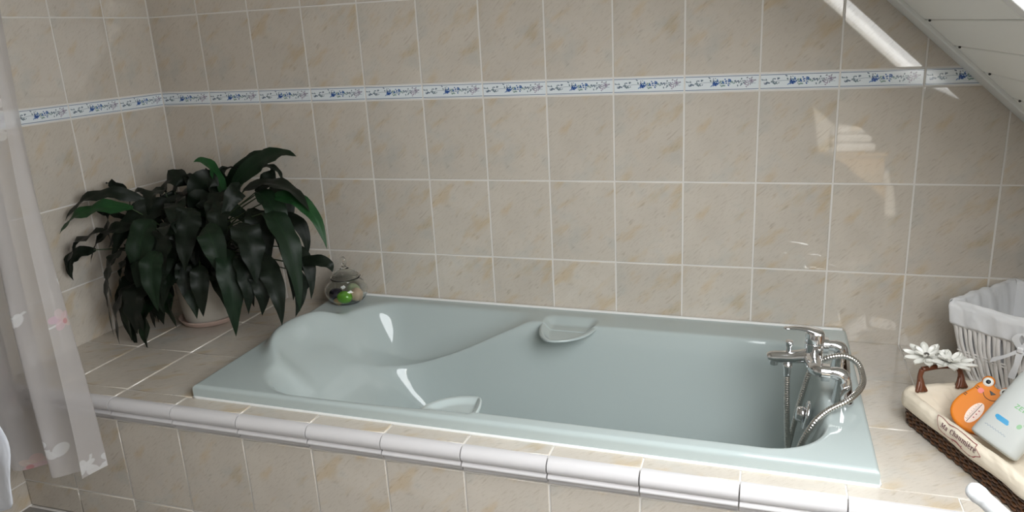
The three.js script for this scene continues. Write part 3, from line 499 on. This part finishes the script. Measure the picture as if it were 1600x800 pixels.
// ------------------------------------------------------------------ wicker tray with a cloth lining
const cloth = std(lin(0.70, 0.62, 0.50), 0.9);
{ const b = texture(128, 128, (x, y) => { const n = 0.5 + 0.35 * fbm(x * 8, y * 8, 2) + 0.12 * noise(x * 60, y * 60, 4); return [n, n, n]; }, false); cloth.bumpMap = b; cloth.bumpScale = 0.0008; }
const TRAY = { o: onDeck(2.345, 0.0, 0.455), d: V(0.40, 0, 0.915).normalize(), e: V(0.915, 0, -0.40).normalize(), l: 0.40, w: 0.178, h: 0.072 };
const tray = thing('wicker_tray', 'brown wicker tray with a cream cloth lining on the tiled ledge', 'basket', TRAY.o.toArray());
{
  const { d, e, l, w, h } = TRAY;
  const P = (a, b, y) => V(0, y, 0).addScaledVector(d, a).addScaledVector(e, b);
  // rounded rectangle, measured from the near corner, grown by o; s runs once round starting along the near long side
  const loop = (s, o, y, r = 0.028) => {
    const L = l + 2 * o, W = w + 2 * o, R = r + o, segs = [L - 2 * R, (Math.PI / 2) * R, W - 2 * R, (Math.PI / 2) * R, L - 2 * R, (Math.PI / 2) * R, W - 2 * R, (Math.PI / 2) * R], tot = segs.reduce((a, b) => a + b, 0);
    let q = ((s % 1) + 1) % 1 * tot, k = 0; while (k < 7 && q > segs[k]) { q -= segs[k]; k++; }
    const f = q / segs[k], cs = [[R, 0], [L - R, R], [L, R], [L - R, W - R], [L - R, W], [R, W - R], [0, W - R], [R, R]][k]; let a, b;
    if (k === 0) { a = R + q; b = 0; } else if (k === 2) { a = L; b = R + q; } else if (k === 4) { a = L - R - q; b = W; } else if (k === 6) { a = 0; b = W - R - q; }
    else { const t0 = { 1: -Math.PI / 2, 3: 0, 5: Math.PI / 2, 7: Math.PI }[k], t = t0 + f * Math.PI / 2; a = cs[0] + Math.cos(t) * R; b = cs[1] + Math.sin(t) * R; }
    return P(a - o, b - o, y);
  };
  const weaves = [], dark = [];
  const rows = 14;
  for (let k = 0; k < rows; k++) {
    const y = 0.0055 + (k / (rows - 1)) * (h - 0.012), n = 300, pts = [];
    for (let i = 0; i < n; i++) { const s = i / n, ph = s * Math.PI * 2 * 42 + (k % 2) * Math.PI; const p = loop(s, 0.0022 * Math.sin(ph) + 0.006 * (k / rows), y + Math.sin(s * 40 + k * 2.3) * 0.0011); pts.push(p); }
    (k % 3 === 1 ? dark : weaves).push(new THREE.TubeGeometry(new THREE.CatmullRomCurve3(pts, true, 'centripetal'), 420, 0.0034, 5, true));
  }
  const wick = (c) => std(c, 0.42);
  const w1 = part('wicker_weave', merge(weaves), wick(lin(0.115, 0.048, 0.018)), tray); w1.userData.kind = 'stuff';
  const w2 = part('wicker_weave_dark', merge(dark), wick(lin(0.045, 0.018, 0.008)), tray); w2.userData.kind = 'stuff';
  part('tray_base', surface((s, t) => loop(s, -0.004 - t * 0.075, 0.006, 0.028 + 0.0), 80, 2, true), wick(lin(0.06, 0.025, 0.01)), tray);
  // lining: hem outside, over the rim, down inside, across the floor
  const prof = [[0.0165, h - 0.021], [0.0185, h - 0.014], [0.0180, h - 0.006], [0.0145, h + 0.003], [0.006, h + 0.008], [-0.004, h + 0.0065], [-0.010, h - 0.002], [-0.016, h - 0.018], [-0.024, h - 0.034], [-0.036, h - 0.043], [-0.060, h - 0.046], [-0.08895, h - 0.046]];
  const liner = (s, t) => { const f = t * (prof.length - 1), k = Math.min(prof.length - 2, Math.floor(f)), o = mix(prof[k][0], prof[k + 1][0], f - k), y = mix(prof[k][1], prof[k + 1][1], f - k), wr = (fbm(s * 30, t * 3, 6) * 0.0035 * Math.min(1, t * 4 + 0.3) + Math.sin(s * 55) * 0.001) * smooth(1, 0.8, t); return loop(s, o + wr * (t < 0.5 ? 0.5 : -1), y + wr * 1.2 - (t < 0.12 ? 0.004 * (0.5 + 0.5 * Math.sin(s * 47)) : 0), Math.max(0.03, 0.004 - o)); };
  part('cloth_lining', surface(liner, 260, 33, true), cloth, tray).userData.label = 'cream cloth lining folded over the rim';
  // printed banner on the outside of the lining
  const bw = 768, bh = 200, drawBanner = (g, bg) => {
    if (bg) { g.fillStyle = 'rgb(226,214,194)'; g.fillRect(0, 0, bw, bh); }
    g.strokeStyle = bg ? 'rgb(140,52,60)' : 'white'; g.lineWidth = 7; g.lineJoin = 'round';
    g.beginPath(); g.moveTo(10, 22); g.bezierCurveTo(110, -8, 190, 52, 300, 30); g.bezierCurveTo(430, 2, 560, 44, 690, 26); g.lineTo(664, 62); g.lineTo(752, 108); g.lineTo(664, 152); g.bezierCurveTo(540, 190, 420, 132, 300, 160); g.bezierCurveTo(230, 176, 150, 176, 96, 150); g.closePath(); g.stroke();
    g.lineWidth = 5; for (const [x, y] of [[200, 170], [330, 164], [470, 158], [600, 172]]) { g.beginPath(); g.arc(x, y, 9, 0, 5); g.stroke(); }
    g.fillStyle = bg ? 'rgb(88,44,56)' : 'white'; g.font = 'bold 78px serif'; g.textAlign = 'center'; g.textBaseline = 'middle'; g.save(); g.transform(0.94, 0, -0.22, 0.94, 396, 92); g.fillText('Ma  Chaumière', 0, 0); g.restore();
  };
  const bMap = canvasTexture(bw, bh, (g) => drawBanner(g, true)), bAlpha = canvasTexture(bw, bh, (g) => { g.fillStyle = 'black'; g.fillRect(0, 0, bw, bh); drawBanner(g, false); }); bAlpha.colorSpace = THREE.NoColorSpace;
  const s0 = 0.084, s1 = 0.204, t0 = 0.04, t1 = 0.40;
  const ban = surface((s, t) => { const p = liner(mix(s0, s1, s), mix(t0, t1, t)); return p.addScaledVector(e, -0.0012).add(V(0, 0.0012, 0)); }, 40, 14);
  part('printed_banner', ban, new THREE.MeshStandardMaterial({ map: bMap, alphaMap: bAlpha, transparent: true, roughness: 0.9 }), tray).userData.label = 'dark red printed ribbon with lettering';
  // carry handle on the short side: two brown legs, bar, two metal flowers
  const H = (b, y, a = 0.002) => P(a, b, y), brown = std(lin(0.13, 0.042, 0.018), 0.35);
  for (const b of [0.030, 0.126]) {
    part('handle_leg', merge([pipe([H(b, h + 0.001, 0.006), H(b + 0.003, h + 0.015, 0.004), H(b + 0.002, h + 0.034, 0.0), H(b + (b < 0.05 ? 0.006 : -0.006), h + 0.050, -0.001)], [0.0105, 0.0085, 0.0055, 0.0060], 20, 10), pipe([H(b - 0.010, h + 0.001, 0.012), H(b - 0.004, h + 0.013, 0.007), H(b, h + 0.024, 0.003)], [0.004, 0.0055, 0.005], 10, 8), pipe([H(b + 0.012, h + 0.001, 0.012), H(b + 0.006, h + 0.013, 0.007), H(b + 0.001, h + 0.024, 0.003)], [0.004, 0.0055, 0.005], 10, 8)]), brown, tray);
  }
  part('handle_bar', pipe([H(0.036, h + 0.050, -0.001), H(0.078, h + 0.053, -0.002), H(0.120, h + 0.050, -0.001)], [0.006, 0.006, 0.006], 12, 10), brown, tray);
  const enamel = std(lin(0.74, 0.73, 0.68), 0.28), petalGeo = (L, W) => surface((s, t) => { const q = (s - 0.5) * 2, ww = W * (0.22 + 0.78 * smooth(0, 0.6, t)) * Math.sqrt(Math.max(0.002, 1 - Math.pow(Math.max(0, (t - 0.55) / 0.45), 2.2))) * 0.5; return V(t * L, 0.006 * t * t + 0.0022 * q * q - 0.004 * t * (1 - Math.abs(q)), q * ww); }, 6, 8);
  const flower = (b, y, a, L, n, tiltX, tiltZ) => {
    const f = new THREE.Group(); f.name = 'metal_flower'; f.position.copy(H(b, y, a)); f.rotation.set(tiltX, 0.3, tiltZ); tray.add(f); f.userData.label = 'white enamelled metal flower';
    for (let k = 0; k < n; k++) { const p = part('petal', petalGeo(L, L * 0.36), enamel, f); p.rotation.set(0, (k / n) * Math.PI * 2, 0.04); }
    for (let k = 0; k < n - 3; k++) { const p = part('petal', petalGeo(L * 0.6, L * 0.27), enamel, f, [0, 0.004, 0]); p.rotation.set(0, ((k + 0.5) / (n - 3)) * Math.PI * 2, 0.36); }
    part('flower_center', new THREE.SphereGeometry(0.0065, 14, 10).scale(1, 0.7, 1).translate(0, 0.007, 0), std(lin(0.25, 0.24, 0.22), 0.15, { metalness: 0.8 }), f);
  };
  flower(0.092, h + 0.064, 0.010, 0.054, 10, 0.02, -0.04); flower(0.056, h + 0.070, -0.020, 0.050, 10, 0.16, 0.08);
}

// ------------------------------------------------------------------ in the tray: bath thermometer and bottle, both leaning back
function leaning(name, label, category, at, toCam, up2) {           // a thing whose face looks along toCam and whose top points along up2
  const t = thing(name, label, category, at);
  const Z = V(...toCam).normalize(), Y = V(...up2), X = V().crossVectors(Y, Z).normalize(); Y.crossVectors(Z, X);
  t.quaternion.setFromRotationMatrix(new THREE.Matrix4().makeBasis(X, Y, Z)); return t;
}
{
  const t = leaning('bath_thermometer', 'orange animal shaped bath thermometer lying in the wicker tray', 'bath thermometer', [2.4686, DECK(2.4686) + 0.068, 0.5215], [-0.30, 0.62, 0.72], [0.60, 0.76, -0.30]);
  const orange = std(lin(0.70, 0.20, 0.004), 0.55), black = std(lin(0.01, 0.01, 0.01), 0.4);
  const sh = new THREE.Shape(); sh.moveTo(0, -0.037); sh.bezierCurveTo(0.027, -0.037, 0.039, -0.020, 0.039, 0.001); sh.bezierCurveTo(0.039, 0.022, 0.031, 0.032, 0.029, 0.045); sh.bezierCurveTo(0.030, 0.062, 0.022, 0.068, 0.010, 0.067); sh.bezierCurveTo(0.004, 0.064, -0.004, 0.064, -0.010, 0.067); sh.bezierCurveTo(-0.022, 0.068, -0.030, 0.062, -0.029, 0.045); sh.bezierCurveTo(-0.031, 0.032, -0.039, 0.022, -0.039, 0.001); sh.bezierCurveTo(-0.039, -0.020, -0.027, -0.037, 0, -0.037);
  const flat = (s, d, bev = 0.003) => new THREE.ExtrudeGeometry(s, { depth: d, bevelEnabled: true, bevelThickness: bev, bevelSize: bev, bevelSegments: 3, curveSegments: 24 });
  part('body', flat(sh, 0.012, 0.005).translate(0, 0, -0.010), orange, t);
  for (const s of [-1, 1]) {
    const e = part('eye', new THREE.SphereGeometry(0.0105, 20, 14).scale(1, 1, 0.6).translate(s * 0.019, 0.070, 0.006), std(lin(0.8, 0.8, 0.76), 0.25), t);
    part('pupil', new THREE.SphereGeometry(0.0048, 14, 10).scale(1, 1, 0.5).translate(s * 0.018, 0.0695, 0.0115), black, e);
    part('eyelid', new THREE.SphereGeometry(0.0125, 20, 14).scale(1, 1, 0.62).translate(s * 0.020, 0.072, 0.0022), orange, t);
  }
  part('cheek', new THREE.CircleGeometry(0.006, 20).translate(-0.018, 0.046, 0.0074), std(lin(0.78, 0.22, 0.20), 0.5), t);
  part('nose', flat(new THREE.Shape([new THREE.Vector2(-0.006, 0.0565), new THREE.Vector2(0.008, 0.0565), new THREE.Vector2(0.002, 0.050)]), 0.001, 0.0006).translate(0, 0, 0.006), black, t);
  part('smile', tube([[-0.013, 0.046, 0.0072], [-0.006, 0.0405, 0.0072], [0.004, 0.039, 0.0072], [0.013, 0.0425, 0.0072], [0.018, 0.048, 0.0072]], 0.0007, 24, 6), black, t);
  const face = canvasTexture(220, 440, (g, w, h) => {
    g.fillStyle = 'rgb(240,214,200)'; g.fillRect(0, 0, w, h); g.fillStyle = 'rgb(30,30,30)'; g.fillRect(w / 2 - 5, 20, 10, h - 40);
    g.fillStyle = 'rgb(90,80,76)'; for (let k = 0; k < 13; k++) g.fillRect(w / 2 - (k % 2 ? 44 : 62), 60 + k * 26, k % 2 ? 34 : 52, 5);
    g.fillStyle = 'rgb(170,60,60)'; for (const y of [150, 220, 290]) { g.beginPath(); g.arc(w / 2 + 40, y, 12, 0, 6.3); g.fill(); }
  });
  const ov = new THREE.Shape(); ov.absellipse(0, 0, 0.0125, 0.026, 0, Math.PI * 2); const og = new THREE.ShapeGeometry(ov, 36), uv = og.attributes.uv, op = og.attributes.position; for (let i = 0; i < uv.count; i++) uv.setXY(i, op.getX(i) / 0.026 + 0.5, op.getY(i) / 0.054 + 0.5);
  part('gauge', og.translate(0.002, -0.001, 0.0076), std(0xffffff, 0.3, { map: face }), t).userData.label = 'pale oval gauge with scale';
  for (const [x, y] of [[-0.036, 0.020], [0.036, 0.018], [0.037, -0.012], [-0.027, 0.046]]) part('stripe', merge([0, 0.0042].map((o) => rbox(0.006, 0.0016, 0.0012, 0.0005, x, y + o, 0.0070, 1))), black, t);
}
{
  const t = leaning('lotion_bottle', 'frosted white lotion bottle with green and blue print tilted in the wicker tray', 'bottle', [2.4790, DECK(2.4790) + 0.052, 0.632], [-0.30, 0.50, 0.81], [0.56, 0.79, -0.24]);
  const print = canvasTexture(512, 1024, (g, w, h) => {
    g.fillStyle = 'rgb(203,206,203)'; g.fillRect(0, 0, w, h);
    g.fillStyle = 'rgb(40,92,176)'; g.fillRect(300, 300, 212, 140); g.fillStyle = 'rgb(225,232,240)'; g.font = 'bold 84px sans-serif'; g.textAlign = 'left'; g.textBaseline = 'middle'; g.fillText('Sa', 330, 372);
    g.fillStyle = 'rgb(128,184,128)'; g.font = 'bold 72px sans-serif'; g.fillText('ZERO%', 176, 520);
    g.fillStyle = 'rgb(150,196,150)'; g.beginPath(); g.ellipse(372, 650, 26, 18, 0.5, 0, 6.3); g.fill(); g.beginPath(); g.ellipse(330, 690, 22, 30, 0.2, 0, 6.3); g.fill(); g.fillStyle = 'rgb(110,150,196)'; g.beginPath(); g.arc(420, 680, 14, 0, 6.3); g.fill();
    g.fillStyle = 'rgb(64,164,214)'; g.beginPath(); g.roundRect(96, 700, 140, 46, 22); g.fill(); g.beginPath(); g.roundRect(116, 722, 130, 34, 17); g.fill();
    g.strokeStyle = 'rgb(150,160,176)'; g.lineWidth = 5; g.beginPath(); for (let k = 0; k < 26; k++) g.lineTo(70 + k * 9, 860 + Math.sin(k * 1.9) * 8); g.stroke();
  });
  const body = surface((s, q) => {
    const a = s * Math.PI * 2, y = 0.185 * q * (q < 0.2 ? mix(0.35, 1, q / 0.2) : 1), sq = (c) => Math.sign(c) * Math.pow(Math.abs(c), 0.62), w = 0.0475 * (q < 0.07 ? 0.76 + 0.24 * Math.sqrt(1 - (1 - q / 0.07) ** 2) : q > 0.82 ? mix(1, 0.32, smooth(0.82, 1, q)) : 1), d = 0.021 * (q < 0.07 ? 0.6 + 0.4 * Math.sqrt(1 - (1 - q / 0.07) ** 2) : q > 0.82 ? mix(1, 0.7, smooth(0.82, 1, q)) : 1);
    return V(-sq(Math.cos(a)) * w, y, sq(Math.sin(a)) * d);
  }, 72, 44, true);
  { const p = body.attributes.position, u = body.attributes.uv; for (let i = 0; i < p.count; i++) u.setXY(i, p.getX(i) / 0.096 + 0.5, p.getY(i) / 0.185); }
  const bottleMat = new THREE.MeshPhysicalMaterial({ map: print, roughness: 0.3, transmission: 0.25, thickness: 0 });
  part('bottle_body', body, bottleMat, t);
  part('bottle_base', surface((s, q) => { const a = s * Math.PI * 2, sq = (c) => Math.sign(c) * Math.pow(Math.abs(c), 0.62); return V(-sq(Math.cos(a)) * 0.0361 * (1 - q), 0.0002 + 0.003 * q, sq(Math.sin(a)) * 0.0126 * (1 - q)); }, 48, 3, true), std(lin(0.55, 0.58, 0.54), 0.4), t);
  part('bottle_cap', lathe([[0, 0.030], [0.016, 0.030], [0.0175, 0.028], [0.0175, 0.0], [0, 0.0]], 28).translate(0, 0.186, 0), std(lin(0.7, 0.72, 0.72), 0.3), t);
}

// ------------------------------------------------------------------ white wicker basket in the far corner
const wb = thing('white_wicker_basket', 'white slatted wicker basket with a white fabric lining and ribbon bow', 'basket', [2.478, DECK(2.6), 0.200]);
{
  const f = V(0.73, 0, 0.68).normalize(), b = V(0.68, 0, -0.73).normalize(), LF = 0.30, LB = 0.262, H = 0.205;
  const paint = std(lin(0.80, 0.77, 0.74), 0.45), fabric = std(lin(0.80, 0.80, 0.81), 0.9);
  const inset = (q) => 0.042 * (1 - q) - 0.010 * Math.sin(Math.PI * q);                 // tapers to the foot, with a slight belly
  const at = (i, j, q) => { const k = inset(q); return V(0, q * H, 0).addScaledVector(f, k + i * (LF - 2 * k)).addScaledVector(b, k + j * (LB - 2 * k)); };
  const sides = [[(u, q) => at(u, 0, q), LF, 25, b.clone().negate()], [(u, q) => at(0, u, q), LB, 17, f.clone().negate()], [(u, q) => at(u, 1, q), LF, 21, b], [(u, q) => at(1, u, q), LB, 17, f]];
  const sr = rng(5);
  for (const [P, L, n, out] of sides) for (let i = 0; i < n; i++) {
    const u = (i + 0.5) / n, wd = (0.0044 + sr() * 0.0010), sway = (sr() - 0.5) * 0.006;
    part('slat', surface((s, q) => { const a = s * Math.PI * 2, c = P(u, q), tan = P(u + 0.01, q).sub(P(u - 0.01, q)).normalize(); return c.addScaledVector(tan, Math.cos(a) * wd + Math.sin(q * 3.1 + i) * sway).addScaledVector(out, Math.sin(a) * 0.0028 + 0.0025 * Math.sin(q * 9 + i * 3.14159)); }, 8, 10, true), paint, wb);
  }
  for (const q of [0.03, 0.36, 0.40, 0.72]) { const ring = []; for (const [P, L, n] of [sides[0], sides[3]]) for (let k = 0; k < 24; k++) ring.push(P(k / 24, q)); for (const [P] of [sides[2], sides[1]]) for (let k = 24; k > 0; k--) ring.push(P(k / 24, q)); part('weave_strand', new THREE.TubeGeometry(new THREE.CatmullRomCurve3(ring, true, 'catmullrom', 0.2), 240, 0.0024, 5, true), paint, wb); }
  part('basket_base', surface((s, t) => at(s, t, 0.02), 4, 4), paint, wb);
  // lining: cuff outside, over the rim, down inside
  const around = (s, q, o) => { const T = 2 * (LF + LB); let d = (((s % 1) + 1) % 1) * T; const cf = V().addScaledVector(f, LF / 2).addScaledVector(b, LB / 2); let p, nn; if (d < LF) { p = at(d / LF, 0, q); nn = b.clone().negate(); } else if ((d -= LF) < LB) { p = at(1, d / LB, q); nn = f.clone(); } else if ((d -= LB) < LF) { p = at(1 - d / LF, 1, q); nn = b.clone(); } else { d -= LF; p = at(0, 1 - d / LB, q); nn = f.clone().negate(); } const rad = p.clone().sub(cf).setY(0).normalize(); const e = Math.min(1, Math.min(((s % 1) * T) % 1, 1)); return p.addScaledVector(nn.lerp(rad, 0.45).normalize(), o); };
  const prof = [[0.006, 0.735], [0.0095, 0.76], [0.0105, 0.86], [0.011, 0.96], [0.0085, 1.025], [0.002, 1.05], [-0.006, 1.035], [-0.010, 0.98], [-0.014, 0.8], [-0.016, 0.5], [-0.018, 0.22], [-0.03, 0.12]];
  const lin2 = (s, t) => { const g = t * (prof.length - 1), k = Math.min(prof.length - 2, Math.floor(g)), o = mix(prof[k][0], prof[k + 1][0], g - k), q = mix(prof[k][1], prof[k + 1][1], g - k), wr = fbm(s * 26, t * 4, 9) * 0.0055 + Math.sin(s * 120 + t * 6) * 0.0012; const p = around(s, Math.min(q, 1), o + wr * (t < 0.5 ? 1 : -1)); if (q > 1) p.y += (q - 1) * H; p.y += wr * 0.8; return p; };
  part('fabric_lining', surface(lin2, 300, 44, true), fabric, wb).userData.label = 'white fabric lining folded over as a cuff';
  part('lining_floor', surface((s, t) => around(s, 0.12, -0.028 - 0.09 * t), 60, 3, true), fabric, wb);
  // ribbon bow tied on the front
  const ribbon = (pts, w, up) => { const c = new THREE.CatmullRomCurve3(pts, false, 'centripetal'); return surface((s, t) => { const p = c.getPoint(t); return p.addScaledVector(up, (s - 0.5) * w * (1 + 0.1 * Math.sin(t * 9))); }, 3, 30); };
  const F = (u, y, o) => at(0, 0, 1).setY(0).addScaledVector(f, u).addScaledVector(b, -o).add(V(0, y, 0)), U = V(0.25, 0.95, 0.1).normalize(), bow = new THREE.Group(); bow.name = 'ribbon_bow'; wb.add(bow);
  const bu = 0.175, by = H * 0.70;
  part('bow_loop', ribbon([F(bu, by, 0.014), F(bu + 0.03, by + 0.025, 0.028), F(bu + 0.06, by + 0.02, 0.024), F(bu + 0.05, by - 0.004, 0.016), F(bu, by, 0.016)], 0.017, U), fabric, bow);
  part('bow_loop', ribbon([F(bu, by, 0.014), F(bu - 0.008, by + 0.03, 0.028), F(bu + 0.004, by + 0.045, 0.026), F(bu + 0.014, by + 0.03, 0.018), F(bu, by, 0.016)], 0.013, V(0.9, 0.2, 0.4).normalize()), fabric, bow);
  part('bow_tail', ribbon([F(bu, by, 0.016), F(bu - 0.03, by - 0.025, 0.020), F(bu - 0.062, by - 0.047, 0.016)], 0.013, U), fabric, bow);
  part('bow_tail', ribbon([F(bu, by, 0.016), F(bu - 0.002, by - 0.035, 0.020), F(bu - 0.012, by - 0.075, 0.016)], 0.014, V(0.75, 0, 0.66)), fabric, bow);
  part('bow_knot', rbox(0.014, 0.014, 0.010, 0.004).applyMatrix4(new THREE.Matrix4().makeRotationY(-Math.atan2(0.68, 0.73))).translate(...F(bu, by, 0.017).toArray()), fabric, bow);
}

// ------------------------------------------------------------------ white tubular arm of a stand, bottom right
{
  const s = thing('tubular_stand', 'white tubular stand with a rounded arm end in front of the wicker tray', 'stand', [2.372, 0, 0.95]);
  const white = std(lin(0.80, 0.82, 0.84), 0.3), y = 0.505;
  part('arm', pipe([V(-0.0105, y + 0.009, 0), V(-0.0085, y + 0.0075, 0), V(-0.003, y + 0.0025, 0), V(0.006, y - 0.0055, 0), V(0.014, y - 0.0125, 0), V(0.09, y - 0.083, 0), V(0.24, y - 0.225, 0), V(0.42, y - 0.40, 0), V(0.50, y - 0.48, 0)], [0.002, 0.009, 0.0145, 0.0158, 0.0138, 0.0145, 0.0145, 0.0145, 0.0145], 300, 20), white, s);
  part('foot', rbox(0.16, 0.022, 0.20, 0.008, 0.50, 0.0115, 0), white, s);
}

// ------------------------------------------------------------------ end of the room behind the camera, seen only as reflections in the tiles
{
  const c = thing('low_cabinet', 'low tan wooden cabinet against the rear wall opposite the bath', 'cabinet', [2.56, 0, 3.07]), wood = std(lin(0.46, 0.30, 0.14), 0.5);
  part('carcass', rbox(0.36, 0.40, 0.24, 0.006, 0, 0.205, 0), wood, c);
  part('top', rbox(0.39, 0.022, 0.26, 0.006, 0, 0.416, -0.004), wood, c);
  for (const s of [-1, 1]) { const d = part('door', rbox(0.165, 0.34, 0.016, 0.004, s * 0.086, 0.20, -0.126), wood, c); part('knob', new THREE.SphereGeometry(0.009, 14, 10).translate(s * 0.016, 0.22, -0.142), chrome, d); }
  const w = thing('folded_towel', 'stack of white folded towels on the low cabinet at the rear wall', 'towel', [2.55, 0.428, 3.05]), white = std(lin(0.8, 0.8, 0.8), 0.95);
  part('towel_stack', merge([rbox(0.27, 0.055, 0.19, 0.024, 0, 0.028, 0, 4), rbox(0.25, 0.055, 0.18, 0.024, -0.012, 0.083, 0, 4), rbox(0.22, 0.05, 0.16, 0.024, -0.03, 0.135, 0, 4)]), white, w);
  const b = thing('waste_bin', 'white round waste bin on the floor at the rear wall', 'bin', [1.83, 0.001, 3.0]);
  part('bin_body', lathe([[0, 0], [0.085, 0], [0.09, 0.006], [0.105, 0.24], [0.108, 0.246], [0.104, 0.246], [0.088, 0.01], [0, 0.008]], 40), std(lin(0.8, 0.8, 0.8), 0.4), b);
}
renderer.render(scene, camera);
